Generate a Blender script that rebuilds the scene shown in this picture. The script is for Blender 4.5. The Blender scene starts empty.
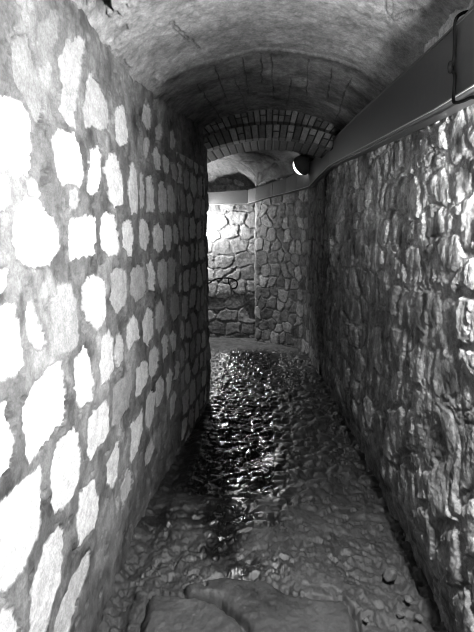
import bpy, bmesh, math
import numpy as np
from mathutils import Vector, Matrix

C = bpy.context.scene.collection
S = bpy.context.scene
H = 1.6                      # eye height of the photographer
FPX, CX, CY = 480.0, 237.0, 316.0
TH = math.atan(84 / 480)     # pitch down
PS = math.atan(31 / 480 * math.cos(TH))   # yaw left

# ------------------------------------------------------------------ survey helpers
RV = np.array([math.cos(PS), math.sin(PS), 0])
FV = np.array([-math.sin(PS) * math.cos(TH), math.cos(PS) * math.cos(TH), -math.sin(TH)])
UV = np.array([-math.sin(PS) * math.sin(TH), math.cos(PS) * math.sin(TH), math.cos(TH)])


def survey(px, py, wall):
    """measure a point of the photo on a wall x = wall(y): returns (y, z)"""
    d = FV + (px - CX) / FPX * RV + (CY - py) / FPX * UV
    y = 2.0
    for _ in range(40):
        y = 0.5 * y + 0.5 * wall(y) / d[0] * d[1]
        y = min(max(y, 0.3), 9)
    t = wall(y) / d[0]
    return (t * d[1], H + t * d[2])


XL = lambda y: np.interp(y, [-3, 2.2, 2.8, 3.4, 4.4], [-.70, -.698, -.69, -.645, -.552])
XR = lambda y: np.interp(y, [-3, 2.4, 2.9, 3.4, 3.9, 4.6, 5.8], [.695, .695, .688, .66, .628, .60, .585])

# ------------------------------------------------------------------ numpy noise
_rng = np.random.default_rng(7)
_LAT = _rng.random((256, 256))
_JX, _JY, _JV = _rng.random((256, 256)), _rng.random((256, 256)), _rng.random((256, 256))


def vn(x, y, seed=0):
    x = x + seed * 17.31; y = y + seed * 9.77
    xi = np.floor(x).astype(int); yi = np.floor(y).astype(int)
    fx = x - xi; fy = y - yi
    fx = fx * fx * fx * (fx * (fx * 6 - 15) + 10); fy = fy * fy * fy * (fy * (fy * 6 - 15) + 10)
    a = _LAT[xi & 255, yi & 255]; b = _LAT[(xi + 1) & 255, yi & 255]
    c = _LAT[xi & 255, (yi + 1) & 255]; d = _LAT[(xi + 1) & 255, (yi + 1) & 255]
    return (a + (b - a) * fx) * (1 - fy) + (c + (d - c) * fx) * fy - .5


def fbm(x, y, oct=4, seed=0, gain=.5):
    r = 0; a = 1.0
    for o in range(oct):
        r = r + a * vn(x * 2 ** o, y * 2 ** o, seed + o * 3)
        a *= gain
    return r


def ridged(x, y, oct=3, seed=0):
    r = 0; a = 1.0
    for o in range(oct):
        r = r + a * (0.25 - np.abs(vn(x * 2 ** o, y * 2 ** o, seed + o * 5)))
        a *= .5
    return r


def voronoi(x, y, jit=.8, seed=0, rowoff=.5):
    """courses of cells: returns edge distance (f2 - f1), cell value, f1"""
    sx, sy = seed * 13, seed * 29
    yi = np.floor(y).astype(int)
    f1 = np.full(x.shape, 9.0); f2 = np.full(x.shape, 9.0); val = np.zeros(x.shape)
    for dy in (-1, 0, 1):
        cy = yi + dy
        off = (cy & 1) * rowoff
        xi = np.floor(x - off).astype(int)
        for dx in (-1, 0, 1):
            cx = xi + dx
            jx = _JX[(cx + sx) & 255, (cy + sy) & 255]; jy = _JY[(cx + sx) & 255, (cy + sy) & 255]
            px = cx + off + .5 + (jx - .5) * jit; py = cy + .5 + (jy - .5) * jit * .6
            d = np.maximum(np.abs(x - px), np.abs(y - py)) * .55 + np.hypot(x - px, y - py) * .5
            v = _JV[(cx + sx) & 255, (cy + sy) & 255]
            near = d < f1
            f2 = np.where(near, f1, np.minimum(f2, d))
            val = np.where(near, v, val)
            f1 = np.where(near, d, f1)
    return f2 - f1, val, f1


def sstep(a, b, x):
    t = np.clip((x - a) / (b - a), 0, 1)
    return t * t * (3 - 2 * t)


def polydist(Y, Z, poly):
    """signed distance, positive inside"""
    n = len(poly); d = np.full(Y.shape, 9.0); ins = np.zeros(Y.shape, bool)
    for i in range(n):
        ax, ay = poly[i]; bx, by = poly[(i + 1) % n]
        ex, ey = bx - ax, by - ay
        wx, wy = Y - ax, Z - ay
        t = np.clip((wx * ex + wy * ey) / (ex * ex + ey * ey + 1e-12), 0, 1)
        d = np.minimum(d, np.hypot(wx - ex * t, wy - ey * t))
        cond = ((ay > Z) != (by > Z))
        xx = ex * (Z - ay) / (ey if abs(ey) > 1e-9 else 1e-9) + ax
        ins ^= cond & (Y < xx)
    return np.where(ins, d, -d)


DIM = .45       # common tone scale for walls, vaults and floor, lowered to limit bounced light


# ------------------------------------------------------------------ mesh helpers
def link(name, me, parent=None):
    o = bpy.data.objects.new(name, me); C.objects.link(o)
    if parent: o.parent = parent
    return o


def grid_mesh(name, P, tone, mat, smooth=True, extra=None):
    nr, nc = P.shape[:2]
    me = bpy.data.meshes.new(name)
    me.vertices.add(nr * nc)
    me.vertices.foreach_set('co', P.reshape(-1).astype(np.float32))
    i = np.arange(nr * nc).reshape(nr, nc)
    q = np.stack([i[:-1, :-1], i[:-1, 1:], i[1:, 1:], i[1:, :-1]], -1).reshape(-1, 4)
    n = len(q)
    me.loops.add(n * 4); me.loops.foreach_set('vertex_index', q.reshape(-1).astype(np.int32))
    me.polygons.add(n); me.polygons.foreach_set('loop_start', (np.arange(n) * 4).astype(np.int32))
    me.update(calc_edges=True)
    me.polygons.foreach_set('use_smooth', np.full(n, smooth))
    a = me.attributes.new('tone', 'FLOAT', 'POINT')
    a.data.foreach_set('value', (np.broadcast_to(tone, (nr, nc)) * DIM).reshape(-1).astype(np.float32))
    for k, v in (extra or {}).items():
        a = me.attributes.new(k, 'FLOAT', 'POINT')
        a.data.foreach_set('value', np.broadcast_to(v, (nr, nc)).reshape(-1).astype(np.float32))
    me.materials.append(mat)
    return link(name, me)


def bm_obj(name, bm, mat, parent=None, smooth=False):
    bmesh.ops.recalc_face_normals(bm, faces=bm.faces)
    me = bpy.data.meshes.new(name); bm.to_mesh(me); bm.free()
    for p in me.polygons: p.use_smooth = smooth
    for m in (mat if isinstance(mat, (list, tuple)) else [mat]): me.materials.append(m)
    return link(name, me, parent)


def tube(bm, pts, r, seg=10, cap=True, radii=None):
    pts = [Vector(p) for p in pts]; rings = []
    up = Vector((.13, .31, .94))
    for i, p in enumerate(pts):
        t = (pts[min(i + 1, len(pts) - 1)] - pts[max(i - 1, 0)]).normalized()
        a = t.cross(up)
        if a.length < .1: a = t.cross(Vector((1, 0, 0)))
        a.normalize(); b = t.cross(a)
        rr = radii[i] if radii else r
        rings.append([bm.verts.new(p + (a * math.cos(k * 2 * math.pi / seg) + b * math.sin(k * 2 * math.pi / seg)) * rr) for k in range(seg)])
        up = -b
    for i in range(len(rings) - 1):
        for k in range(seg):
            bm.faces.new((rings[i][k], rings[i][(k + 1) % seg], rings[i + 1][(k + 1) % seg], rings[i + 1][k]))
    if cap:
        bm.faces.new(rings[0][::-1]); bm.faces.new(rings[-1])


def spline(pts, n=8):
    P = [np.array(p, float) for p in pts]; P = [2 * P[0] - P[1]] + P + [2 * P[-1] - P[-2]]
    out = []
    for i in range(1, len(P) - 2):
        for k in range(n):
            t = k / n
            out.append(.5 * ((2 * P[i]) + (-P[i - 1] + P[i + 1]) * t + (2 * P[i - 1] - 5 * P[i] + 4 * P[i + 1] - P[i + 2]) * t ** 2
                             + (-P[i - 1] + 3 * P[i] - 3 * P[i + 1] + P[i + 2]) * t ** 3))
    out.append(P[-2]); return out


def lathe(bm, prof, M, seg=32):
    """prof: (radius, height) pairs turned about the local z axis of matrix M"""
    rings = []
    for r, h in prof:
        if r < 1e-5: rings.append([bm.verts.new(M @ Vector((0, 0, h)))])
        else: rings.append([bm.verts.new(M @ Vector((r * math.cos(k * 2 * math.pi / seg), r * math.sin(k * 2 * math.pi / seg), h))) for k in range(seg)])
    for a, b in zip(rings, rings[1:]):
        for k in range(seg):
            k2 = (k + 1) % seg
            if len(a) == 1: bm.faces.new((a[0], b[k2], b[k]))
            elif len(b) == 1: bm.faces.new((a[k], a[k2], b[0]))
            else: bm.faces.new((a[k], a[k2], b[k2], b[k]))


def tag(o, label=None, cat=None, group=None, kind=None):
    if label: o['label'] = label
    if cat: o['category'] = cat
    if group: o['group'] = group
    if kind: o['kind'] = kind
    return o


def empty(name, loc, label, cat, group=None):
    o = bpy.data.objects.new(name, None); C.objects.link(o); o.location = loc; o.empty_display_size = .1
    return tag(o, label, cat, group)


def keep(child, root):
    child.parent = root; child.matrix_parent_inverse = Matrix.Translation(-Vector(root.location))
    return child


# ------------------------------------------------------------------ materials
def nodes(name):
    m = bpy.data.materials.new(name); m.use_nodes = True
    nt = m.node_tree; nt.nodes.clear()
    out = nt.nodes.new('ShaderNodeOutputMaterial'); b = nt.nodes.new('ShaderNodeBsdfPrincipled')
    nt.links.new(b.outputs[0], out.inputs[0])
    return m, nt, b


def masonry(name, rough=.85, bump_scale=120, bump=.35, var=.35, spec=.3, rough_attr=False, grain=.35):
    m, nt, b = nodes(name); L = nt.links.new
    at = nt.nodes.new('ShaderNodeAttribute'); at.attribute_name = 'tone'
    tc = nt.nodes.new('ShaderNodeTexCoord')
    n1 = nt.nodes.new('ShaderNodeTexNoise'); n1.inputs['Scale'].default_value = 22; n1.inputs['Detail'].default_value = 8; n1.inputs['Roughness'].default_value = .7
    L(tc.outputs['Object'], n1.inputs['Vector'])
    mr = nt.nodes.new('ShaderNodeMapRange'); mr.inputs['From Min'].default_value = .3; mr.inputs['From Max'].default_value = .7
    mr.inputs['To Min'].default_value = 1 - var; mr.inputs['To Max'].default_value = 1 + var
    L(n1.outputs['Fac'], mr.inputs['Value'])
    mu = nt.nodes.new('ShaderNodeMath'); mu.operation = 'MULTIPLY'; mu.use_clamp = True
    L(at.outputs['Fac'], mu.inputs[0]); L(mr.outputs[0], mu.inputs[1])
    n3 = nt.nodes.new('ShaderNodeTexNoise'); n3.inputs['Scale'].default_value = 110; n3.inputs['Detail'].default_value = 4; n3.inputs['Roughness'].default_value = .8
    L(tc.outputs['Object'], n3.inputs['Vector'])
    m3 = nt.nodes.new('ShaderNodeMapRange'); m3.inputs['From Min'].default_value = .3; m3.inputs['From Max'].default_value = .7
    m3.inputs['To Min'].default_value = 1 - grain; m3.inputs['To Max'].default_value = 1 + grain
    L(n3.outputs['Fac'], m3.inputs['Value'])
    mg = nt.nodes.new('ShaderNodeMath'); mg.operation = 'MULTIPLY'; mg.use_clamp = True
    L(mu.outputs[0], mg.inputs[0]); L(m3.outputs[0], mg.inputs[1]); mu = mg
    co = nt.nodes.new('ShaderNodeCombineColor')
    for k in range(3): L(mu.outputs[0], co.inputs[k])
    L(co.outputs[0], b.inputs['Base Color'])
    n2 = nt.nodes.new('ShaderNodeTexNoise'); n2.inputs['Scale'].default_value = bump_scale; n2.inputs['Detail'].default_value = 6; n2.inputs['Roughness'].default_value = .65
    L(tc.outputs['Object'], n2.inputs['Vector'])
    bp = nt.nodes.new('ShaderNodeBump'); bp.inputs['Strength'].default_value = bump; bp.inputs['Distance'].default_value = .006
    L(n2.outputs['Fac'], bp.inputs['Height']); L(bp.outputs[0], b.inputs['Normal'])
    if rough_attr:
        ar = nt.nodes.new('ShaderNodeAttribute'); ar.attribute_name = 'rough'
        L(ar.outputs['Fac'], b.inputs['Roughness'])
    else: b.inputs['Roughness'].default_value = rough
    b.inputs['Specular IOR Level'].default_value = spec
    return m


def plain(name, v, rough=.5, metal=0, var=.25, scale=30, bump=.1):
    m, nt, b = nodes(name); L = nt.links.new
    tc = nt.nodes.new('ShaderNodeTexCoord'); n = nt.nodes.new('ShaderNodeTexNoise')
    n.inputs['Scale'].default_value = scale; n.inputs['Detail'].default_value = 6
    L(tc.outputs['Object'], n.inputs['Vector'])
    r = nt.nodes.new('ShaderNodeValToRGB'); lo, hi = v * (1 - var), v * (1 + var)
    r.color_ramp.elements[0].position = .3; r.color_ramp.elements[0].color = (lo, lo, lo, 1)
    r.color_ramp.elements[1].position = .7; r.color_ramp.elements[1].color = (hi, hi, hi, 1)
    L(n.outputs['Fac'], r.inputs[0]); L(r.outputs[0], b.inputs['Base Color'])
    bp = nt.nodes.new('ShaderNodeBump'); bp.inputs['Strength'].default_value = bump; bp.inputs['Distance'].default_value = .002
    L(n.outputs['Fac'], bp.inputs['Height']); L(bp.outputs[0], b.inputs['Normal'])
    b.inputs['Roughness'].default_value = rough; b.inputs['Metallic'].default_value = metal
    return m


def glow(name, s):
    m, nt, b = nodes(name)
    b.inputs['Base Color'].default_value = (.8, .8, .8, 1); b.inputs['Roughness'].default_value = .4
    n = nt.nodes.new('ShaderNodeTexNoise'); n.inputs['Scale'].default_value = 3
    mp = nt.nodes.new('ShaderNodeMapRange'); mp.inputs['To Min'].default_value = s * .95; mp.inputs['To Max'].default_value = s * 1.05
    nt.links.new(n.outputs['Fac'], mp.inputs['Value']); nt.links.new(mp.outputs[0], b.inputs['Emission Strength'])
    b.inputs['Emission Color'].default_value = (1, 1, 1, 1)
    return m


M_LEFT = masonry('limewashed_masonry', bump=.6, bump_scale=90, var=.3)
M_RIGHT = masonry('rough_rubble_masonry', bump=1, bump_scale=60, var=.6)
M_FAR = masonry('small_rubble_masonry', bump=.8, bump_scale=40, var=.6)
M_CEIL = masonry('concrete_vault', bump=.7, bump_scale=110, var=.5)
M_FLOOR = masonry('wet_rock_floor', bump=.45, bump_scale=45, var=.8, spec=.8, rough_attr=True, grain=.6)
M_BRICK = masonry('vault_brick', bump=.5, var=.4)
M_TRUNK = plain('painted_steel_trunking', .035, .45, 0, .12, 40)
M_TRUNK_EDGE = plain('worn_steel_edge', .30, .35, .3, .2, 60)
M_BLACK = plain('black_rubber', .004, .8)
M_BLACK.node_tree.nodes['Principled BSDF'].inputs['Specular IOR Level'].default_value = .05
M_HOUSING = plain('black_lamp_housing', .012, .75)
M_LIGHT_BLOCK = plain('matt_black_light_block', .0006, 1.0)  # near-black, for the plates added to block lamp light
M_LIGHT_BLOCK.node_tree.nodes['Principled BSDF'].inputs['Specular IOR Level'].default_value = .0
M_RAIL = plain('dark_iron_rail', .004, .7)
M_RAIL.node_tree.nodes['Principled BSDF'].inputs['Specular IOR Level'].default_value = .03
M_PEBBLE = plain('grey_pebble', .045, .8, 0, .4, 50, .4)

# ------------------------------------------------------------------ LEFT WALL: limewashed stones traced in raised mortar
ST = [  # (tone, outline as measured on the photo)
 (1, [(-12, 88), (5, 93), (16, 100), (28, 113), (33, 122), (34, 150), (34, 173), (26, 175), (20, 178), (14, 180), (8, 168), (-12, 165)]),
 (.72, [(62, 42), (72, 38), (82, 42), (78, 60), (75, 80), (74, 100), (73, 128), (66, 125), (60, 110), (62, 85), (58, 60)]),
 (.74, [(86, 75), (95, 82), (103, 97), (107, 115), (106, 128), (95, 128), (82, 126), (80, 110), (83, 90)]),
 (.95, [(57, 133), (62, 130), (72, 133), (77, 150), (80, 175), (76, 190), (66, 183), (60, 185), (55, 165), (50, 140)]),
 (1, [(88, 149), (94, 146), (97, 150), (98, 175), (96, 190), (90, 193), (84, 190), (85, 170)]),
 (1, [(103, 160), (107, 154), (115, 155), (118, 170), (121, 190), (121, 205), (112, 207), (106, 195), (104, 175)]),
 (1, [(25, 200), (38, 199), (44, 208), (52, 216), (58, 232), (57, 250), (50, 263), (38, 268), (22, 263), (14, 250), (12, 230), (16, 210)]),
 (1, [(68, 219), (80, 217), (90, 215), (94, 220), (95, 240), (93, 256), (82, 258), (70, 260), (67, 240)]),
 (1, [(100, 217), (106, 213), (113, 214), (116, 235), (117, 255), (108, 258), (101, 250), (99, 235)]),
 (.7, [(-8, 172), (8, 175), (11, 190), (9, 208), (2, 215), (-8, 212)]),
 (.7, [(27, 180), (36, 178), (42, 195), (36, 199), (28, 196)]),
 (.7, [(66, 192), (73, 190), (78, 203), (74, 210), (67, 208)]),
 (1, [(-12, 305), (5, 303), (16, 302), (18, 325), (22, 352), (21, 368), (12, 376), (-12, 382)]),
 (.8, [(-8, 267), (6, 266), (8, 275), (4, 288), (-8, 292)]),
 (.9, [(26, 301), (32, 303), (37, 322), (44, 335), (45, 345), (38, 348), (30, 340), (26, 320)]),
 (.66, [(58, 282), (70, 284), (76, 300), (77, 340), (70, 352), (55, 355), (50, 330), (52, 300)]),
 (.65, [(42, 283), (46, 285), (47, 298), (41, 300)]),
 (.95, [(86, 276), (95, 275), (102, 280), (105, 300), (105, 318), (100, 325), (93, 331), (86, 318), (81, 305), (82, 285)]),
 (1, [(40, 378), (55, 364), (61, 363), (63, 385), (63, 420), (58, 428), (48, 435), (40, 445), (28, 459), (24, 455), (22, 425), (22, 408), (30, 395)]),
 (1, [(74, 358), (82, 345), (86, 352), (90, 370), (91, 400), (85, 405), (79, 410), (74, 400), (72, 375)]),
 (.95, [(98, 340), (107, 328), (111, 340), (113, 365), (108, 378), (101, 384), (97, 370)]),
 (1, [(-10, 410), (9, 403), (10, 420), (9, 455), (3, 476), (-10, 480)]),
 (1, [(52, 450), (60, 440), (73, 427), (77, 440), (79, 465), (78, 480), (74, 495), (65, 508), (56, 516), (53, 510), (50, 475)]),
 (1, [(88, 418), (95, 408), (104, 400), (109, 408), (109, 432), (102, 445), (91, 462), (87, 450), (86, 430)]),
 (1, [(-10, 512), (10, 492), (30, 470), (39, 466), (40, 480), (42, 495), (41, 510), (38, 535), (25, 560), (5, 588), (-10, 600)]),
 (1, [(79, 497), (90, 485), (95, 481), (97, 490), (98, 510), (93, 530), (85, 538), (78, 547), (76, 530)]),
 (.95, [(58, 527), (63, 532), (63, 560), (60, 580), (52, 600), (45, 625), (38, 645), (26, 660), (28, 610), (33, 575), (45, 548)]),
 (.85, [(87, 552), (88, 565), (80, 590), (70, 620), (62, 645), (48, 655), (57, 610), (70, 580)]),
 (1, [(-8, 616), (3, 611), (10, 608), (15, 620), (16, 640), (8, 660), (-8, 670)]),
 (1, [(116, 108), (122, 106), (126, 115), (127, 135), (124, 143), (118, 147), (114, 140), (113, 120)]),
 (1, [(128, 166), (132, 163), (136, 172), (138, 200), (137, 212), (130, 215), (127, 195)]),
 (.95, [(140, 176), (143, 173), (145, 190), (144, 208), (140, 210)]),
 (1, [(147, 178), (152, 176), (155, 190), (155, 210), (147, 213)]),
 (.95, [(143, 106), (148, 104), (152, 112), (152, 125), (147, 128), (142, 120)]),
 (.85, [(144, 137), (148, 136), (150, 148), (148, 160), (145, 158), (143, 148)]),
 (.95, [(154, 148), (158, 147), (161, 158), (161, 170), (156, 170), (154, 160)]),
 (.9, [(163, 155), (166, 153), (170, 162), (169, 173), (165, 174), (163, 166)]),
 (.8, [(172, 164), (175, 163), (178, 172), (177, 180), (173, 179)]),
 (.85, [(170, 132), (173, 130), (176, 142), (174, 151), (170, 146)]),
 (.8, [(157, 124), (160, 123), (162, 132), (160, 140), (157, 136)]),
 (.85, [(160, 184), (164, 181), (167, 190), (167, 212), (160, 213)]),
 (.85, [(168, 187), (172, 185), (175, 195), (175, 212), (168, 213)]),
 (1, [(122, 222), (126, 219), (131, 222), (133, 240), (130, 255), (126, 256), (121, 245)]),
 (1, [(140, 222), (144, 218), (149, 224), (150, 240), (146, 249), (140, 245)]),
 (1, [(154, 226), (158, 223), (162, 230), (162, 250), (157, 253), (153, 246)]),
 (.95, [(164, 226), (168, 223), (171, 230), (170, 250), (165, 251), (163, 240)]),
 (.9, [(172, 226), (175, 224), (178, 232), (177, 243), (173, 244)]),
 (.72, [(110, 275), (117, 268), (123, 272), (125, 295), (122, 308), (114, 315), (109, 300)]),
 (.72, [(129, 270), (136, 264), (143, 268), (146, 290), (140, 300), (134, 303), (128, 292)]),
 (1, [(146, 264), (150, 260), (154, 272), (153, 290), (148, 291)]),
 (.8, [(157, 262), (162, 259), (167, 265), (167, 288), (160, 292), (157, 280)]),
 (.7, [(168, 260), (172, 257), (176, 262), (176, 285), (169, 288)]),
 (1, [(142, 320), (147, 308), (151, 312), (152, 335), (147, 346), (142, 342)]),
 (.8, [(154, 308), (159, 300), (163, 305), (164, 325), (158, 334), (154, 328)]),
 (.95, [(125, 325), (131, 315), (136, 318), (138, 338), (133, 340), (128, 350), (124, 342)]),
 (.7, [(171, 296), (176, 291), (180, 297), (180, 315), (174, 321), (171, 314)]),
 (.8, [(114, 336), (118, 331), (121, 340), (122, 358), (117, 366), (113, 355)]),
 (1, [(135, 368), (143, 359), (147, 362), (147, 380), (140, 395), (135, 398)]),
 (1, [(149, 352), (154, 345), (158, 350), (157, 370), (152, 380), (148, 374)]),
 (1, [(161, 341), (165, 334), (168, 338), (167, 354), (163, 361)]),
 (.95, [(170, 336), (173, 330), (176, 334), (175, 350), (171, 355)]),
 (.62, [(112, 388), (120, 378), (130, 368), (131, 390), (128, 408), (120, 420), (112, 427)]),
 (1, [(145, 400), (151, 390), (155, 396), (154, 415), (149, 431), (145, 425)]),
 (.95, [(155, 384), (160, 375), (163, 380), (163, 395), (158, 408), (155, 402)]),
 (1, [(165, 378), (169, 368), (172, 372), (171, 390), (167, 400)]),
 (1, [(174, 366), (178, 359), (180, 364), (178, 378), (174, 381)]),
 (.85, [(180, 354), (183, 348), (185, 352), (184, 365), (181, 367)]),
 (1, [(131, 425), (141, 408), (142, 430), (138, 450), (131, 466)]),
 (1, [(170, 400), (174, 391), (177, 396), (175, 412), (171, 421)]),
 (.95, [(107, 465), (117, 440), (120, 455), (118, 475), (112, 488), (107, 482)]),
 (.75, [(120, 490), (127, 470), (131, 475), (130, 490), (122, 506)]),
 (.8, [(146, 448), (152, 436), (154, 446), (150, 462), (146, 466)]),
 (.52, [(38, 22), (50, 12), (56, 30), (50, 60), (38, 62)]),
 (.56, [(14, 40), (30, 36), (38, 70), (45, 100), (40, 120), (30, 104), (14, 84)]),
]


def build_left():
    ys = [-2.6]
    while ys[-1] < 4.36: ys.append(ys[-1] + (.05 if ys[-1] < .9 else min(.0052 * max(ys[-1], 1.0) ** 1.05, .014)))
    ys = np.array(ys); zs = np.linspace(-.06, 2.50, 640)
    Y, Z = np.meshgrid(ys, zs, indexing='ij')
    w1 = fbm(Y * 9, Z * 9, 3, 1); w2 = fbm(Y * 9, Z * 9, 3, 11)
    w3 = fbm(Y * 45, Z * 45, 3, 21); w4 = fbm(Y * 45, Z * 45, 3, 31)
    Yw = Y + .016 * w1 + .014 * w3; Zw = Z + .016 * w2 + .014 * w4
    sd = np.full(Y.shape, -1.0); val = np.full(Y.shape, .8); hh = np.zeros(Y.shape)
    for k, (t, poly) in enumerate(ST):
        p = [survey(a, b, XL) for a, b in poly]
        y0, y1 = min(q[0] for q in p) - .12, max(q[0] for q in p) + .12
        z0, z1 = min(q[1] for q in p) - .12, max(q[1] for q in p) + .12
        a0, a1 = np.searchsorted(ys, [y0, y1]); b0, b1 = np.searchsorted(zs, [z0, z1])
        if a1 - a0 < 1 or b1 - b0 < 1: continue
        sl = (slice(a0, a1), slice(b0, b1))
        d = polydist(Yw[sl], Zw[sl], p)
        better = d > sd[sl]
        sd[sl] = np.where(better, d, sd[sl]); val[sl] = np.where(better, t, val[sl])
        hh[sl] = np.where(better, (_JV[k, 3] - .35) * .008, hh[sl])
    # more of the same masonry where the photo only hints at it: before the frame and in the dark end
    e, v, f1 = voronoi(Yw / .20, Zw / .19, .7, 3)
    d2 = (e - .22) * .08
    free = (sd < -.035) & ((Y < 1.02) | (Y > 3.45)) & (Z < 2.15)
    sd = np.where(free, np.maximum(sd, np.minimum(d2, -sd - .035)), sd)
    val = np.where(free & (d2 > -.02), .72 + .3 * v, val)
    m = sstep(-.004, .004, sd)
    upper = sstep(2.0, 2.2, Z + .12 * fbm(Y * 4, Z * 4, 2, 44))
    blot = fbm(Y * 6, Z * 6, 5, 5, .6)
    mort = np.clip(.155 + .13 * blot, .06, .36)
    smear = sstep(.08, .30, fbm(Y * 5, Z * 3.0, 4, 8) + .20 * sstep(1.75, 2.25, Z) * sstep(2.6, 1.6, Y))
    mort = mort + smear * .11 + .06 * sstep(.12, .3, fbm(Y * 16, Z * 11, 4, 12, .65)) - .05 * sstep(.12, .3, fbm(Y * 18, Z * 14, 4, 14, .65))
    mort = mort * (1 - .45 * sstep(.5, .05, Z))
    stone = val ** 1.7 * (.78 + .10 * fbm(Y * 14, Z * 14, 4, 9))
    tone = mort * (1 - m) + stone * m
    crack = sstep(.006, .0, np.abs(sd + .003)) * sstep(.02, .22, fbm(Y * 8, Z * 8, 2, 61))
    tone = tone * (1 - .45 * crack)
    h = hh * m + (1 - m) * (.010 * fbm(Y * 12, Z * 12, 4, 2) + .004) + m * .004 * fbm(Y * 25, Z * 25, 3, 3)
    h -= .010 * crack
    h += .02 * fbm(Y * 2.2, Z * 2.2, 2, 6)
    pit = sstep(.36, .42, fbm(Y * 26, Z * 26, 2, 71)) * (1 - m)
    h -= .012 * pit
    X = XL(Y) + h + .05 * sstep(.28, 0, Z) * 0
    X += .10 * sstep(4.30, 4.37, Y) * -1
    P = np.stack([X, Y, Z], -1)
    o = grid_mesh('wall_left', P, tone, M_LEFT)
    tag(o, 'long left passage wall of pale limewashed stones set in grey mortar', kind='structure')


build_left()

# ------------------------------------------------------------------ RIGHT WALL: rough rubble, smeared mortar, raking light
SR = [
 [(417, 143), (425, 138), (432, 150), (430, 165), (420, 166)], [(430, 176), (440, 168), (447, 172), (446, 200), (436, 203), (429, 190)],
 [(405, 180), (415, 177), (421, 195), (420, 218), (408, 220), (404, 200)], [(393, 143), (401, 143), (401, 170), (393, 172)],
 [(384, 188), (391, 186), (392, 210), (385, 212)], [(371, 192), (378, 191), (378, 212), (371, 210)], [(406, 221), (415, 220), (414, 240), (406, 243)],
 [(353, 232), (362, 232), (362, 256), (353, 256)], [(438, 238), (455, 232), (465, 260), (452, 275), (437, 270)], [(425, 207), (443, 205), (443, 232), (426, 234)],
 [(425, 292), (440, 290), (440, 320), (434, 327), (423, 320)], [(452, 300), (462, 292), (476, 300), (482, 345), (466, 345), (455, 330)],
 [(435, 355), (445, 350), (455, 370), (453, 395), (446, 403), (434, 395), (432, 375)], [(412, 350), (420, 342), (426, 360), (424, 385), (413, 385)],
 [(393, 332), (405, 328), (407, 350), (402, 400), (393, 400)], [(378, 272), (388, 270), (388, 305), (380, 303)], [(405, 250), (418, 246), (420, 284), (408, 286)],
 [(455, 425), (468, 422), (470, 450), (468, 490), (457, 490), (455, 460)], [(417, 425), (438, 420), (442, 455), (430, 462), (420, 450)],
 [(452, 205), (470, 195), (482, 215), (480, 245), (462, 250)], [(446, 118), (462, 112), (466, 150), (450, 160)], [(370, 330), (382, 328), (384, 372), (374, 372)],
 [(390, 410), (405, 405), (410, 450), (396, 455)], [(425, 470), (445, 466), (450, 520), (434, 522)], [(400, 465), (416, 470), (420, 520), (408, 515)],
 [(460, 505), (476, 500), (480, 560), (466, 560)], [(440, 535), (456, 530), (462, 585), (448, 590)], [(412, 530), (426, 532), (434, 585), (422, 580)],
]


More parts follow.
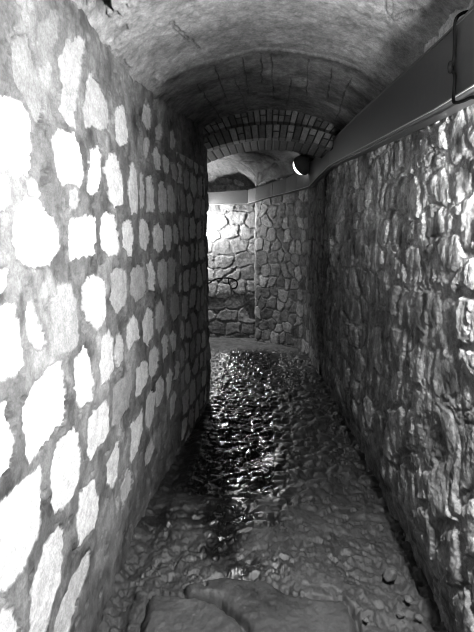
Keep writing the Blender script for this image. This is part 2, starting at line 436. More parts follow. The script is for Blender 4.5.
def build_right():
    ys = [-2.6]
    while ys[-1] < 5.62: ys.append(ys[-1] + (.05 if ys[-1] < 1.1 else min(.0050 * max(ys[-1], 1.0) ** 1.05, .016)))
    ys = np.array(ys); zs = np.linspace(-.06, 2.50, 640)
    Y, Z = np.meshgrid(ys, zs, indexing='ij')
    w1 = fbm(Y * 6, Z * 6, 3, 51); w2 = fbm(Y * 6, Z * 6, 3, 52)
    Yw = Y + .03 * w1 + .012 * fbm(Y * 40, Z * 40, 3, 53); Zw = Z + .04 * w2 + .012 * fbm(Y * 40, Z * 40, 3, 54)
    sd = np.full(Y.shape, -1.0); hv = np.zeros(Y.shape)
    for k, poly in enumerate(SR):
        p = [survey(a, b, XR) for a, b in poly]
        y0, y1 = min(q[0] for q in p) - .12, max(q[0] for q in p) + .12
        z0, z1 = min(q[1] for q in p) - .12, max(q[1] for q in p) + .12
        a0, a1 = np.searchsorted(ys, [y0, y1]); b0, b1 = np.searchsorted(zs, [z0, z1])
        if a1 - a0 < 1 or b1 - b0 < 1: continue
        sl = (slice(a0, a1), slice(b0, b1))
        d = polydist(Yw[sl], Zw[sl], p); bt = d > sd[sl]
        sd[sl] = np.where(bt, d, sd[sl]); hv[sl] = np.where(bt, _JV[k, 9], hv[sl])
    e, v, f1 = voronoi(Yw / .24, Zw / .19, 1.0, 8)
    d2 = (e - .15) * .12
    free = sd < -.03
    sdd = np.where(free, np.maximum(sd, np.minimum(d2, -sd - .03)), sd)
    hv = np.where(free & (d2 > -.02), v, hv)
    m = sstep(-.003, .006, sdd)
    lump = sstep(.0, .06, sdd)
    smear = sstep(-.05, .2, fbm(Y * 3.2, Z * 2.4, 3, 57))       # mortar smeared over joints
    depth = .002 + .010 * (1 - .8 * smear)
    h = m * depth * (.55 + .9 * hv) + lump * .002
    drip = fbm(Y * 26, Z * 5, 4, 58)                             # trowelled, dripped streaks
    h += .004 * drip + .005 * fbm(Y * 7, Z * 6, 4, 59) + .004 * ridged(Y * 34, Z * 20, 4, 60) + .003 * fbm(Y * 70, Z * 50, 3, 69)
    rag = sstep(.05, .08, fbm(Y * 13, Z * 7, 4, 62))            # lumps with broken edges
    h += .006 * rag
    h += .03 * fbm(Y * 1.6, Z * 1.5, 2, 63)
    lowr = sstep(1.0, .3, Z)
    h += lowr * (.018 * ridged(Y * 14 + Z * 6, Z * 5 - Y * 3, 3, 64) - .05 * sstep(.30, 0, Z))
    crack = sstep(.012, .0, np.abs(sdd + .004)) * sstep(-.05, .2, fbm(Y * 5, Z * 5, 2, 65))
    h -= .005 * crack
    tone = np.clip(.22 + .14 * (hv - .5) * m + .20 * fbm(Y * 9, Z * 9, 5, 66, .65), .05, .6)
    tone = tone * (1 - .2 * crack) * (1 + 1.5 * sstep(1.2, 1.9, Z + .3 * fbm(Y * 3, Z * 3, 3, 67)))  # whiter plaster higher up; lower wall toned down further to deepen its shade
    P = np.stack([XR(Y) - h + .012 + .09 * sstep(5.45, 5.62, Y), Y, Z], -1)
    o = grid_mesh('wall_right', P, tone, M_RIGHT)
    tag(o, 'rough right passage wall of dark rubble and smeared mortar under the trunking', kind='structure')


build_right()


# ------------------------------------------------------------------ the bend: walls that follow a line on plan
def path_wall(name, pts, h0, h1, ds, dz, cw, ch, seed, tone0, tonev, rel, side, mat, label, jointtone=.55):
    pts = np.array(pts, float)
    seg = np.hypot(*np.diff(pts, axis=0).T); S_ = np.r_[0, np.cumsum(seg)]
    s = np.linspace(0, S_[-1], int(S_[-1] / ds) + 2); z = np.linspace(h0, h1, int((h1 - h0) / dz) + 2)
    x = np.interp(s, S_, pts[:, 0]); y = np.interp(s, S_, pts[:, 1])
    k = np.ones(9) / 9
    tx, ty = np.gradient(x), np.gradient(y)
    tx = np.convolve(np.pad(tx, 4, 'edge'), k, 'valid'); ty = np.convolve(np.pad(ty, 4, 'edge'), k, 'valid')
    l = np.hypot(tx, ty); nx, ny = -ty / l * side, tx / l * side
    Sg, Zg = np.meshgrid(s, z, indexing='ij')
    Sw = Sg + .05 * fbm(Sg * 5, Zg * 5, 3, seed) ; Zw = Zg + .05 * fbm(Sg * 5, Zg * 5, 3, seed + 2)
    e, v, f1 = voronoi(Sw / cw, Zw / ch, .75, seed)
    e = e + .16 * fbm(Sg * 18, Zg * 30, 3, seed + 4)
    m = sstep(.05, .17, e)
    h = m * rel * (.5 + v) + rel * .5 * fbm(Sg * 20, Zg * 20, 4, seed + 5) + .02 * fbm(Sg * 3, Zg * 3, 2, seed + 6)
    tone = tone0 * (jointtone + (1 - jointtone) * m) * (1 + tonev * (v - .5) * m + .5 * fbm(Sg * 9, Zg * 9, 3, seed + 7))
    P = np.stack([x[:, None] + nx[:, None] * h, y[:, None] + ny[:, None] * h, Zg], -1)
    o = grid_mesh(name, P, np.clip(tone, .01, .9), mat)
    return tag(o, label, kind='structure')


bend = [(.61, 5.3), (.585, 5.6), (.575, 5.95), (.565, 6.2), (.50, 6.44), (.38, 6.63), (.20, 6.80), (.02, 6.935), (-.13, 7.035), (-.155, 7.05), (-.168, 7.07), (-.175, 7.10), (-.18, 7.50)]
path_wall('wall_bend', bend, -.3, 2.75, .008, .008, .15, .165, 5, .28, 1.3, .011, 1, M_FAR,
          'curved wall of small squared stones where the passage bends left', .6)
path_wall('wall_far', [(-.1, 7.46), (-2.9, 7.46)], -.35, 2.75, .009, .009, .27, .21, 12, .32, .9, .013, 1, M_FAR,
          'far wall of large pale rubble stones facing the camera past the bend', .65)
inner = [(-.60, 4.345), (-.565, 4.36), (-.552, 4.385), (-.555, 4.42), (-.60, 4.50), (-1.0, 5.1), (-1.6, 5.75), (-2.9, 6.1)]
path_wall('wall_corner', inner, -.3, 2.75, .02, .02, .22, .18, 15, .16, .5, .015, -1, M_FAR,
          'inner corner wall turning left out of sight behind the limewashed wall', .5)
bm = bmesh.new()
bmesh.ops.create_cube(bm, size=1, matrix=Matrix.Translation((-2.95, 6.75, 1.2)) @ Matrix.Diagonal((.1, 1.7, 3.1, 1)))
o = bm_obj('wall_end', bm, M_HOUSING); tag(o, 'dark end of the side passage past the bend', kind='structure')
bm = bmesh.new()
bmesh.ops.create_cube(bm, size=1, matrix=Matrix.Translation((0, -2.65, 1.3)) @ Matrix.Diagonal((1.7, .1, 2.9, 1)))
o = bm_obj('wall_back', bm, M_HOUSING); tag(o, 'dark passage behind the camera', kind='structure')


# ------------------------------------------------------------------ VAULT
def zv(x): return 2.62 - .36 * x ** 2 - .30 * x ** 4


def build_vault():
    ys = np.r_[np.linspace(-2.6, 1.0, 40), np.arange(1.01, 4.36, .0085)]
    xs = np.linspace(-.80, .80, 330)
    Y, X = np.meshgrid(ys, xs, indexing='ij')
    z = zv(np.abs(X)) + .012 * fbm(X * 5, Y * 5, 4, 81) + .004 * fbm(X * 40, Y * 40, 3, 82)
    edge = 2.95 + .02 * fbm(X * 6, Y * 0 + 2, 2, 83) - .10 * X ** 2
    second = sstep(-.006, .006, Y - edge)
    z -= .012 * second
    # board joints left by the formwork
    g = np.zeros(X.shape)
    for k, (bx, a, b, sk) in enumerate([(-.47, 3.2, 4.2, .05), (-.33, 2.98, 3.75, .02), (-.155, 2.98, 3.7, 0), (-.05, 2.98, 3.5, -.015), (.01, 3.0, 3.75, .02), (.145, 3.4, 4.1, .0), (.225, 3.0, 3.7, .06), (.36, 3.05, 3.6, .09), (-.25, 3.3, 4.2, .06), (.48, 3.1, 4.0, .05)]):
        d = np.abs(X - bx - sk * (Y - 3) - .012 * fbm(Y * 12, X * 0 + k, 3, 84 + k))
        g = np.maximum(g, sstep(.0055, .001, d) * sstep(a, a + .05, Y) * sstep(b + .1, b, Y) * (.5 + .5 * sstep(-.2, .1, vn(Y * 9, X * 0 + k * 3.3, 90))))
    # wandering cracks in the near render
    for k, (x0, y0, x1, y1) in enumerate([(-.62, 1.95, -.28, 1.72), (.30, 1.62, .52, 2.30), (-.2, 2.2, .1, 2.0), (.52, 2.3, .60, 2.1), (-.45, 2.35, -.38, 2.75)]):
        t = np.clip(((X - x0) * (x1 - x0) + (Y - y0) * (y1 - y0)) / ((x1 - x0) ** 2 + (y1 - y0) ** 2), 0, 1)
        wob = .03 * fbm(X * 10, Y * 10, 3, 100 + k)
        d = np.abs(np.hypot(X - x0 - t * (x1 - x0), Y - y0 - t * (y1 - y0)) - np.abs(wob))
        g = np.maximum(g, .7 * sstep(.006, .001, d))
    pits = sstep(.0, .09, fbm(X * 26, Y * 15, 4, 120)) * sstep(.3, .7, np.exp(-((Y - 1.90) / .20) ** 2 - ((X + .58) / .11) ** 2))
    rub = sstep(.08, .25, fbm(X * 15, Y * 10, 4, 121)) * sstep(-.52, -.64, X) * sstep(1.4, 1.7, Y) * sstep(3.4, 2.6, Y)
    z += .003 * fbm(X * 60, Y * 60, 3, 88) + .012 * g + .05 * pits + .012 * rub
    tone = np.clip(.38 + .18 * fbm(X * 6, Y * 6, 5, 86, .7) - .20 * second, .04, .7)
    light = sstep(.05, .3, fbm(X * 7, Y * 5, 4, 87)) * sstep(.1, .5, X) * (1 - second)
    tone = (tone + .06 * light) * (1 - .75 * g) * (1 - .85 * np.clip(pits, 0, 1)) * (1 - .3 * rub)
    P = np.stack([X, Y, z], -1)
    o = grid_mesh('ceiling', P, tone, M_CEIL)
    tag(o, 'cracked concrete barrel vault over the passage', kind='structure')
    # beyond the brick arches
    ys = np.linspace(4.60, 7.75, 260); xs = np.linspace(-2.95, .85, 300)
    Y, X = np.meshgrid(ys, xs, indexing='ij')
    line = [(.60, 4.5, 2.42), (.575, 5.95, 2.44), (.565, 6.2, 2.42), (.50, 6.44, 2.34), (.38, 6.63, 2.28), (.20, 6.80, 2.25), (.02, 6.935, 2.21), (-.155, 7.05, 2.19),
            (-.36, 7.44, 2.27), (-.66, 7.46, 2.33), (-.92, 7.46, 2.46), (-1.3, 7.46, 2.50), (-3.0, 7.46, 2.50)]
    dist = np.full(X.shape, 9.0); zs_ = np.zeros(X.shape)
    for (ax, ay, az), (bx, by, bz) in zip(line, line[1:]):
        ex, ey = bx - ax, by - ay
        tt = np.clip(((X - ax) * ex + (Y - ay) * ey) / (ex * ex + ey * ey), 0, 1)
        d = np.hypot(X - ax - tt * ex, Y - ay - tt * ey); nr_ = d < dist
        dist = np.where(nr_, d, dist); zs_ = np.where(nr_, az + (bz - az) * tt, zs_)
    outside = (X > np.interp(Y, [4.5, 6.2, 6.44, 6.63, 6.80, 6.935, 7.05, 7.46], [.60, .565, .50, .38, .20, .02, -.155, -.2])) | (Y > 7.46)
    dd = np.where(outside, 0, np.clip(dist / .75, 0, 1))
    z = zs_ + (2.66 - zs_) * np.sqrt(1 - (1 - dd) ** 2)
    z += .02 * fbm(X * 4, Y * 4, 4, 131) + .006 * fbm(X * 25, Y * 25, 3, 132)
    g = np.zeros(X.shape)
    for k, (x0, y0, x1, y1) in enumerate([(-.95, 6.9, -.2, 7.0), (-.9, 7.2, -.1, 6.75), (-.35, 7.3, .1, 6.7), (-.6, 6.5, .1, 6.6)]):
        tt = np.clip(((X - x0) * (x1 - x0) + (Y - y0) * (y1 - y0)) / ((x1 - x0) ** 2 + (y1 - y0) ** 2), 0, 1)
        d = np.abs(np.hypot(X - x0 - tt * (x1 - x0), Y - y0 - tt * (y1 - y0)) - np.abs(.06 * fbm(X * 6, Y * 6, 3, 140 + k)))
        g = np.maximum(g, sstep(.016, .003, d))
    z += .015 * g
    tone = np.clip(.12 + .10 * fbm(X * 5, Y * 5, 4, 133), .03, .3) * (1 - .6 * g)
    o = grid_mesh('ceiling_bend', np.stack([X, Y, z], -1), tone, M_CEIL)
    tag(o, 'low cracked vault over the bend beyond the brick arches', kind='structure')


build_vault()


def brick_arch(name, y0, y1, zt, zb, n, label, seed):
    """stepped ring of brick voussoirs from outer curve zt to inner curve zb, each brick its own wedge in one ring"""
    bm = bmesh.new(); rng = np.random.default_rng(seed)
    lay = bm.verts.layers.float.new('tone')
    ang = np.linspace(-.66, .66, n + 1)

    def pt(x, f, y):                       # f 0 = inner curve, 1 = outer curve; radial lean of the joints
        lean = 1 + .13 * f
        return (x * lean, y, zb(x) * (1 - f) + zt(x) * f + .0)

    def wedge(a, b, f0, f1, ya, yb, tone):
        vs = [bm.verts.new(pt(x, f, y)) for y in (ya, yb) for (x, f) in ((a, f0), (b, f0), (b, f1), (a, f1))]
        for v in vs: v[lay] = tone
        for q in ((0, 1, 2, 3), (7, 6, 5, 4), (0, 4, 5, 1), (1, 5, 6, 2), (2, 6, 7, 3), (3, 7, 4, 0)):
            bm.faces.new([vs[i] for i in q])
    for i in range(n):                      # bricks
        a, b = ang[i], ang[i + 1]; gap = (b - a) * .10
        dy = rng.random() * .012
        cut = .5 if rng.random() < .45 else None
        for f0, f1 in ([(.02, .46), (.54, .98)] if cut else [(.02, .98)]):
            wedge(a + gap, b - gap, f0, f1, y0 + dy, y1, float(.05 + .16 * rng.random() ** 1.3) * DIM * 1.1)
    for i in range(n):                      # mortar bed behind them
        wedge(ang[i], ang[i + 1], .03, 1.6, y0 + .022, y1 - .004, .008)
    bmesh.ops.bevel(bm, geom=[e for e in bm.edges], offset=.003, segments=1, affect='EDGES')
    o = bm_obj(name, bm, M_BRICK)
    return tag(o, label, kind='structure')


brick_arch('trim_1', 4.25, 4.40, lambda x: zv(abs(x)) + .0, lambda x: 2.515 - .33 * x * x, 27, 'upper ring of the stepped brick arch under the vault', 3)
brick_arch('trim_2', 4.36, 4.50, lambda x: 2.515 - .33 * x * x, lambda x: 2.402 - .32 * x * x, 23, 'lower ring of the stepped brick arch under the vault', 4)
brick_arch('trim_3', 4.50, 5.12, lambda x: 2.70 - .33 * x * x, lambda x: 2.418 - .32 * x * x, 19, 'brick underside joining the arch to the low vault beyond', 5)


# ------------------------------------------------------------------ FLOOR
def build_floor():
    ys = [-2.6]
    while ys[-1] < 7.6: ys.append(ys[-1] + (.06 if ys[-1] < 1.3 else min(.0034 * ys[-1], .011)))
    ys = np.array(ys)
    xs = np.r_[np.linspace(-3.0, -.80, 60), np.arange(-.792, .80, .0048)]
    Y, X = np.meshgrid(ys, xs, indexing='ij')
    wx = .03 * fbm(X * 8, Y * 8, 3, 201); wy = .03 * fbm(X * 8, Y * 8, 3, 202)
    # foot-worn hummocks, small chips
    e, v, f1 = voronoi((X + wx) / .10, (Y + wy) / .085, .95, 21)
    chip = sstep(.0, .6, e) * (.4 + .9 * v)
    h = .011 * chip + .020 * fbm(X * 7, Y * 9, 3, 203, .45) + .008 * ridged(X * 10, Y * 13, 2, 204) + .035 * fbm(X * 2.1, Y * 2.1, 2, 205)
    # worn slabs at the photographer's feet (outlines measured on the photo)
    s1 = polydist(X + wx, Y + wy, [(-.50, 1.88), (-.37, 1.85), (-.205, 1.845), (-.126, 1.782), (-.08, 1.70), (-.04, 1.3), (-.5, 1.3)])
    s2 = polydist(X + wx * .7, Y + wy * .7, [(-.36, 1.93), (-.25, 1.985), (-.161, 2.008), (0, 1.985), (.07, 1.94), (.13, 1.90), (.19, 1.885), (.257, 1.885), (.332, 1.89), (.38, 1.8), (.36, 1.3), (-.02, 1.3), (-.06, 1.70), (-.11, 1.80), (-.19, 1.862), (-.34, 1.87)])
    m1 = sstep(-.012, .035, s1); m2 = sstep(-.010, .03, s2)
    slab = np.clip(m1 + m2, 0, 1)
    pit = sstep(.10, .22, fbm(X * 11, Y * 13, 5, 232, .6)) * (1 - slab)
    h -= .012 * pit
    h += .0018 * fbm(X * 30, Y * 36, 2, 233)
    grit = .006 * fbm(X * 26, Y * 26, 5, 206, .65)
    rgh = (1 - sstep(2.1, 2.7, Y)) * (1 - slab)
    h += rgh * (.012 * fbm(X * 30, Y * 30, 4, 230, .65) + .010 * ridged(X * 24, Y * 24, 3, 231))
    h = h * (1 - slab) + slab * (.028 + grit + .02 * fbm(X * 4, Y * 4, 2, 207)) + m1 * .006
    for sdv in (s1, s2): h -= .022 * sstep(.016, .0, np.abs(sdv + .012)) * (Y < 2.1)
    hole = sstep(.016, .010, np.hypot(X + .27, (Y - 1.936)))
    h -= .06 * hole
    # dry side strips, wetter worn middle further on
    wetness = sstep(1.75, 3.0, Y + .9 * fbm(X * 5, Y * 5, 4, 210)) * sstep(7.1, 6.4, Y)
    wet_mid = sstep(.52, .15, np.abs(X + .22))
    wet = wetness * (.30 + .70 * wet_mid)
    smooth_end = sstep(6.15, 6.7, Y)
    h = h * (1 - .75 * smooth_end)
    side = sstep(.48, .66, np.abs(X)) * (Y < 4.4)
    h += .02 * side * ridged(X * 14, Y * 14, 3, 211)
    gut = np.exp(-((X + .62) / .05) ** 2) * (Y < 4.4)
    h -= .03 * gut
    h -= .012
    lip = 7.28 + .05 * fbm(X * 3, Y * 0, 2, 213)
    h -= .30 * sstep(lip - .02, lip + .05, Y)
    tone = np.clip(.011 + .026 * fbm(X * 12, Y * 12, 5, 220, .7), .005, .12)
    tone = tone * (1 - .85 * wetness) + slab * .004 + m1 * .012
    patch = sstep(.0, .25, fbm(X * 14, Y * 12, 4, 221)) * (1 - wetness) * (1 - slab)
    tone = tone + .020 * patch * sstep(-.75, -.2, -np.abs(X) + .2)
    tone = tone * (1 - .6 * sstep(.56, .66, np.abs(X)) * (Y < 4.4)) + .10 * smooth_end  # edges darkened: debris, plus the shade of the wall foot put into the tone
    tone *= (1 - .8 * hole) * (1 - .55 * pit)
    rough = np.clip(.80 - .66 * wet, .14, .9) + .35 * smooth_end
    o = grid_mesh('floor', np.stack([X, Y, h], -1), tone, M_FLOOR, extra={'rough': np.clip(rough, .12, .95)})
    tag(o, 'uneven wet black rock floor worn smooth along the passage', kind='structure')


build_floor()


# ------------------------------------------------------------------ CABLE TRUNKING along the right-hand wall
# line of its front face on plan, bottom and top heights
TR = [(.618, -2.5, 2.00, 2.235), (.615, 1.0, 2.005, 2.24), (.608, 1.9, 2.038, 2.275), (.593, 2.6, 2.078, 2.315), (.575, 3.4, 2.125, 2.355), (.558, 4.15, 2.168, 2.375),
      (.548, 4.6, 2.192, 2.385), (.532, 5.2, 2.185, 2.40), (.505, 6.22, 2.158, 2.43), (.44, 6.33, 2.145, 2.39), (.23, 6.63, 2.11, 2.30), (.02, 6.83, 2.075, 2.265), (-.16, 6.97, 2.03, 2.22),
      (-.30, 7.11, 2.00, 2.20), (-.92, 7.36, 2.003, 2.185), (-2.8, 7.40, 2.0, 2.18)]
TRa = np.array(TR); TRs = np.r_[0, np.cumsum(np.hypot(np.diff(TRa[:, 0]), np.diff(TRa[:, 1])))]


def tr_at(s):
    p = [float(np.interp(s, TRs, TRa[:, k])) for k in range(4)]
    q = [float(np.interp(s + .02, TRs, TRa[:, k])) for k in range(2)]; r = [float(np.interp(s - .02, TRs, TRa[:, k])) for k in range(2)]
    t = Vector((q[0] - r[0], q[1] - r[1], 0)).normalized()
    return p, Vector((t.y, -t.x, 0))       # position, direction into the wall


def sweep(bm, s0, s1, prof, n=6):
    """prof: (depth into wall, height fraction, height offset)"""
    ss = sorted(set([s0, s1] + [x for x in TRs if s0 < x < s1] + [x + d for x in TRs for d in (-.02, .02) if s0 < x + d < s1]))
    rings = []
    for s in ss:
        p, nrm = tr_at(min(max(s, .03), TRs[-1] - .03))
        rings.append([bm.verts.new((p[0] + nrm.x * d, p[1] + nrm.y * d, p[2] + (p[3] - p[2]) * f + dz)) for d, f, dz in prof])
    k = len(prof)
    for a, b in zip(rings, rings[1:]):
        for i in range(k): bm.faces.new((a[i], a[(i + 1) % k], b[(i + 1) % k], b[i]))
    bm.faces.new(rings[0][::-1]); bm.faces.new(rings[-1])


tr = empty('cable_trunking', (.62, 1.8, 2.04), 'long grey steel cable trunking high on the right wall, following the bend', 'cable trunking')


def s_of_y(y): return float(np.interp(y, TRa[:, 1], TRs))


seams = [0.0, s_of_y(.4), s_of_y(4.62), s_of_y(5.22), s_of_y(6.2), s_of_y(6.45), s_of_y(6.80), float(np.interp(1, [0, 1], [TRs[12], TRs[12] + .02])), TRs[13], TRs[14] + .5, TRs[-1]]
for i, (a, b) in enumerate(zip(seams, seams[1:])):
    bm = bmesh.new()
    sweep(bm, a + .003, b - .003, [(0, 0, .004), (0, 1, -.004), (.004, 1, 0), (.075, 1, 0), (.075, 0, 0), (.004, 0, 0)])
    keep(bm_obj('cover_panel', bm, M_TRUNK), tr)
bm = bmesh.new(); sweep(bm, 0, TRs[-1], [(-.005, 0, .004), (-.005, 0, .008), (.002, 0, .008), (.002, 0, .004)])
tag(keep(bm_obj('bottom_lip', bm, M_TRUNK_EDGE), tr), 'thin bright metal lip')
bm = bmesh.new(); sweep(bm, 0, s_of_y(6.2), [(.020, 0, -.009), (.020, 0, -.001), (.074, 0, -.001), (.074, 0, -.009)])
tag(keep(bm_obj('conduit_rail', bm, M_TRUNK), tr), 'lower rail set back under the panels')
bm = bmesh.new()
sweep(bm, 0, s_of_y(6.1), [(-.004, 1, -.004), (-.004, 1, .004), (.076, 1, .004), (.076, 1, -.004)])
keep(bm_obj('top_flange', bm, M_TRUNK), tr)

# black flex hanging over the trunking, knotted, running on to the lamp
cab = spline([(.665, 1.77, 2.315), (.620, 1.752, 2.300), (.603, 1.752, 2.275), (.604, 1.745, 2.20), (.602, 1.74, 2.155), (.594, 1.752, 2.135), (.604, 1.728, 2.11), (.602, 1.715, 2.06),
              (.598, 1.702, 2.022), (.600, 1.680, 2.010), (.600, 1.62, 2.000), (.601, 1.54, 1.990), (.61, 1.4, 1.94), (.635, 1.25, 1.87), (.655, 1.16, 1.83)], 6)
bm = bmesh.new(); tube(bm, cab, .0055, 8)
o = bm_obj('power_cable', bm, M_BLACK, smooth=True)
tag(o, 'thin black power cable hanging over the near end of the trunking', 'cable')
bm = bmesh.new()
kn = [(.596 + .012 * math.cos(a) * .6, 1.745 + .012 * math.cos(a), 2.136 + .013 * math.sin(a)) for a in np.linspace(0, 2 * math.pi * 1.6, 22)]
tube(bm, kn, .0066, 8)
keep(bm_obj('knot', bm, M_BLACK, smooth=True), o) if False else bm_obj('knot', bm, M_BLACK, o, True)


# ------------------------------------------------------------------ LAMPS (round bulkheads)
def frame_to(loc, d):
    d = Vector(d).normalized()
    return Matrix.Translation(loc) @ d.to_track_quat('Z', 'Y').to_matrix().to_4x4()


def bulkhead(loc, d, r, strength, label, group=None, back=.05, stem=None):
    root = empty('bulkhead_lamp', loc, label, 'lamp', group)
    M = frame_to(loc, d)
    bm = bmesh.new()
    prof = [(0, -back), (r * .55, -back), (r * .86, -back * .72), (r * .99, -back * .2), (r, 0), (r, .012), (r * .93, .012), (r * .93, 0.002), (0, .002)]
    lathe(bm, prof, M)
    if stem: tube(bm, [M @ Vector((0, 0, -back * .8)), Vector(stem)], .014, 10)
    keep(bm_obj('housing', bm, M_HOUSING, smooth=True), root)
    bm = bmesh.new()
    gr = r * .90
    lathe(bm, [(gr * math.cos(a), .004 + gr * .78 * math.sin(a)) for a in np.linspace(0, math.pi / 2 - .001, 12)][:-1] + [(0, .004 + gr * .78)], M)
    tag(keep(bm_obj('diffuser', bm, glow('lamp_glow', strength), smooth=True), root), 'glowing white globe')
    return root


LAMP_NEAR, LAMP_BEND, LAMP_FAR = 4000, 8, 1450
near = empty('globe_lamp', (.655, 1.02, 1.76), 'round white globe lamp glaring on the right wall under the near trunking', 'lamp')
bm = bmesh.new(); lathe(bm, [(0, 0), (.05, 0), (.05, .012), (.03, .02), (0, .02)], frame_to((.690, 1.02, 1.76), (-1, 0, 0)), 24)
keep(bm_obj('base', bm, M_HOUSING, smooth=True), near)
bm = bmesh.new(); bmesh.ops.create_uvsphere(bm, u_segments=32, v_segments=20, radius=.055, matrix=Matrix.Translation((.624, 1.02, 1.76)))
tag(keep(bm_obj('globe', bm, glow('near_globe_glow', LAMP_NEAR), smooth=True), near), 'glowing white glass globe')
# added bent black plate on two stays, blocking the globe's light down the passage
bm = bmesh.new()
prof = [(.506, 1.172), (.54, 1.176), (.575, 1.176), (.608, 1.170)]
r0 = []
for dy in (0, .003):
    r0.append([[bm.verts.new((x, y + dy, z)) for z in (1.60, 1.68, 1.77, 1.85)] for x, y in prof])
for L_ in r0:
    for a, b in zip(L_, L_[1:]):
        for k in range(3): bm.faces.new((a[k], a[k + 1], b[k + 1], b[k]))
A, B = r0
for k in range(3):
    bm.faces.new((A[0][k], A[0][k + 1], B[0][k + 1], B[0][k])); bm.faces.new((A[3][k], A[3][k + 1], B[3][k + 1], B[3][k]))
for i in range(3):
    bm.faces.new((A[i][0], A[i + 1][0], B[i + 1][0], B[i][0])); bm.faces.new((A[i][3], A[i + 1][3], B[i + 1][3], B[i][3]))
for z in (1.615, 1.835): tube(bm, [(.60, 1.171, z), (.685, 1.06, 1.76 + (z - 1.725) * .2)], .005, 8)
tag(keep(bm_obj('added_light_block', bm, M_LIGHT_BLOCK), near), 'added black plate blocking the globe light down the passage')
bulkhead((.405, 6.22, 2.41), (-.66, .62, -.42), .125, LAMP_BEND, 'round black lamp showing a white crescent above the trunking bend', back=.10, stem=(.60, 6.22, 2.50))
far = empty('globe_lamp', (-1.09, 7.18, 1.75), 'small glaring white globe lamp on the far wall beside the left wall edge', 'lamp')
bm = bmesh.new(); lathe(bm, [(0, 0), (.055, 0), (.055, .02), (.02, .03), (.018, .21), (.035, .225), (.035, .245), (0, .245)], frame_to((-1.09, 7.455, 1.75), (0, -1, 0)), 24)
keep(bm_obj('bracket', bm, M_HOUSING, smooth=True), far)
bm = bmesh.new(); bmesh.ops.create_uvsphere(bm, u_segments=32, v_segments=20, radius=.055, matrix=Matrix.Translation((-1.09, 7.16, 1.75)))
tag(keep(bm_obj('globe', bm, glow('globe_glow', LAMP_FAR), smooth=True), far), 'glowing white glass globe')

bm = bmesh.new(); rr = []  # added curved plate that keeps the far globe's light off the right wall
for q in (.20, .204):
    rr.append([[bm.verts.new((-1.09 + q * math.sin(t), 7.16 - q * math.cos(t), z)) for z in (1.60, 1.78, 1.96)] for t in np.radians(np.linspace(24, 73, 9))])
A, B = rr
for L_ in rr:
    for a, b in zip(L_, L_[1:]):
        for k in range(2): bm.faces.new((a[k], a[k + 1], b[k + 1], b[k]))
for i in range(8):
    for k in (0, 2): bm.faces.new((A[i][k], A[i + 1][k], B[i + 1][k], B[i][k]))
for i in (0, 8):
    for k in range(2): bm.faces.new((A[i][k], A[i][k + 1], B[i][k + 1], B[i][k]))
tube(bm, [(-1.09 + .2 * math.sin(1.1), 7.16 - .2 * math.cos(1.1), 1.94), (-1.09 + .1, 7.25, 1.93), (-1.06, 7.40, 1.78), (-1.06, 7.45, 1.78)], .006, 8)
tag(keep(bm_obj('added_light_block', bm, M_LIGHT_BLOCK), far), 'added curved black plate blocking the globe light toward the right wall')

# ------------------------------------------------------------------ HANDRAIL at the far wall
hr = empty('handrail', (-.9, 7.40, .82), 'thin dark iron handrail with hooked end on the far wall', 'handrail')
bm = bmesh.new()
rail = spline([(-2.3, 7.38, .42), (-1.6, 7.38, .62), (-1.131, 7.38, .755), (-.925, 7.38, .812), (-.815, 7.38, .874), (-.706, 7.38, .898), (-.581, 7.38, .897), (-.488, 7.38, .866), (-.464, 7.38, .81), (-.488, 7.38, .752), (-.55, 7.38, .735)], 8)
tube(bm, rail, .012, 10)
keep(bm_obj('rail', bm, M_RAIL, smooth=True), hr)
for x, z in ((-.60, .895), (-1.45, .66)):
    bm = bmesh.new()
    tube(bm, spline([(x, 7.38, z - .005), (x, 7.385, z - .07), (x + .01, 7.42, z - .10), (x + .01, 7.47, z - .10)], 5), .009, 8)
    keep(bm_obj('bracket', bm, M_RAIL, smooth=True), hr)


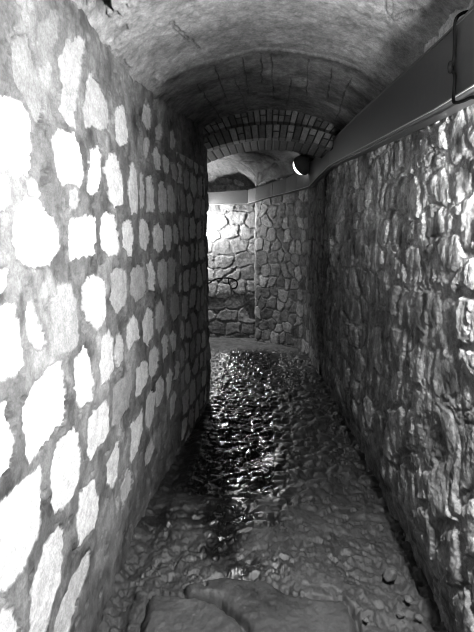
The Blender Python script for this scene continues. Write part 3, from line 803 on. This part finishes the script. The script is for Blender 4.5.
# ------------------------------------------------------------------ loose stones along the foot of the right wall
def pebble(loc, r, seed, label, group=None, sq=(1, 1, .7)):
    rng = np.random.default_rng(seed)
    bm = bmesh.new(); bmesh.ops.create_icosphere(bm, subdivisions=3, radius=1)
    pl = [Vector(rng.normal(size=3)).normalized() for _ in range(9)]
    for v in bm.verts:
        c = v.co.normalized(); s = 1.0
        for p in pl:
            dd = c.dot(p)
            if dd > .7: s = min(s, .7 / dd)
        v.co = Vector((c.x * s * r * sq[0], c.y * s * r * sq[1], c.z * s * r * sq[2]))
    o = bm_obj('pebble', bm, M_PEBBLE, smooth=False)
    o.location = loc; o.rotation_euler.z = rng.random() * 6
    return tag(o, label, 'stone', group)


G = 'loose stones at the foot of the right wall'
pebble((.585, 2.04, .025), .042, 1, 'angular dark stone, biggest loose one at the foot of the right wall', G, (1, .8, .8))
pebble((.425, 1.78, .012), .014, 2, 'small pale pebble alone on the floor near the bottom edge', G)
pebble((.575, 1.815, .012), .018, 3, 'pale pebble left of the two nearest the right wall', G)
pebble((.645, 1.80, .014), .017, 4, 'pale pebble tight against the foot of the right wall', G)
pebble((.630, 1.90, .016), .020, 5, 'grey pebble between the angular stone and the pale pebbles', G)

# ------------------------------------------------------------------ camera, world, view
cam = bpy.data.cameras.new('camera'); co = bpy.data.objects.new('camera', cam); C.objects.link(co)
cam.sensor_fit = 'VERTICAL'; cam.sensor_height = 24; cam.lens = FPX / 632 * 24; cam.clip_start = .02
co.matrix_world = Matrix(((RV[0], UV[0], -FV[0], 0), (RV[1], UV[1], -FV[1], 0), (RV[2], UV[2], -FV[2], H), (0, 0, 0, 1)))
S.camera = co
w = bpy.data.worlds.new('world'); S.world = w; w.use_nodes = True
w.node_tree.nodes['Background'].inputs[0].default_value = (0, 0, 0, 1); w.node_tree.nodes['Background'].inputs[1].default_value = 0
S.cycles.diffuse_bounces = 1; S.cycles.filter_width = 1.1
S.view_settings.view_transform = 'Standard'; S.view_settings.look = 'None'
S.view_settings.exposure = 0; S.view_settings.gamma = 1; S.view_settings.use_curve_mapping = False
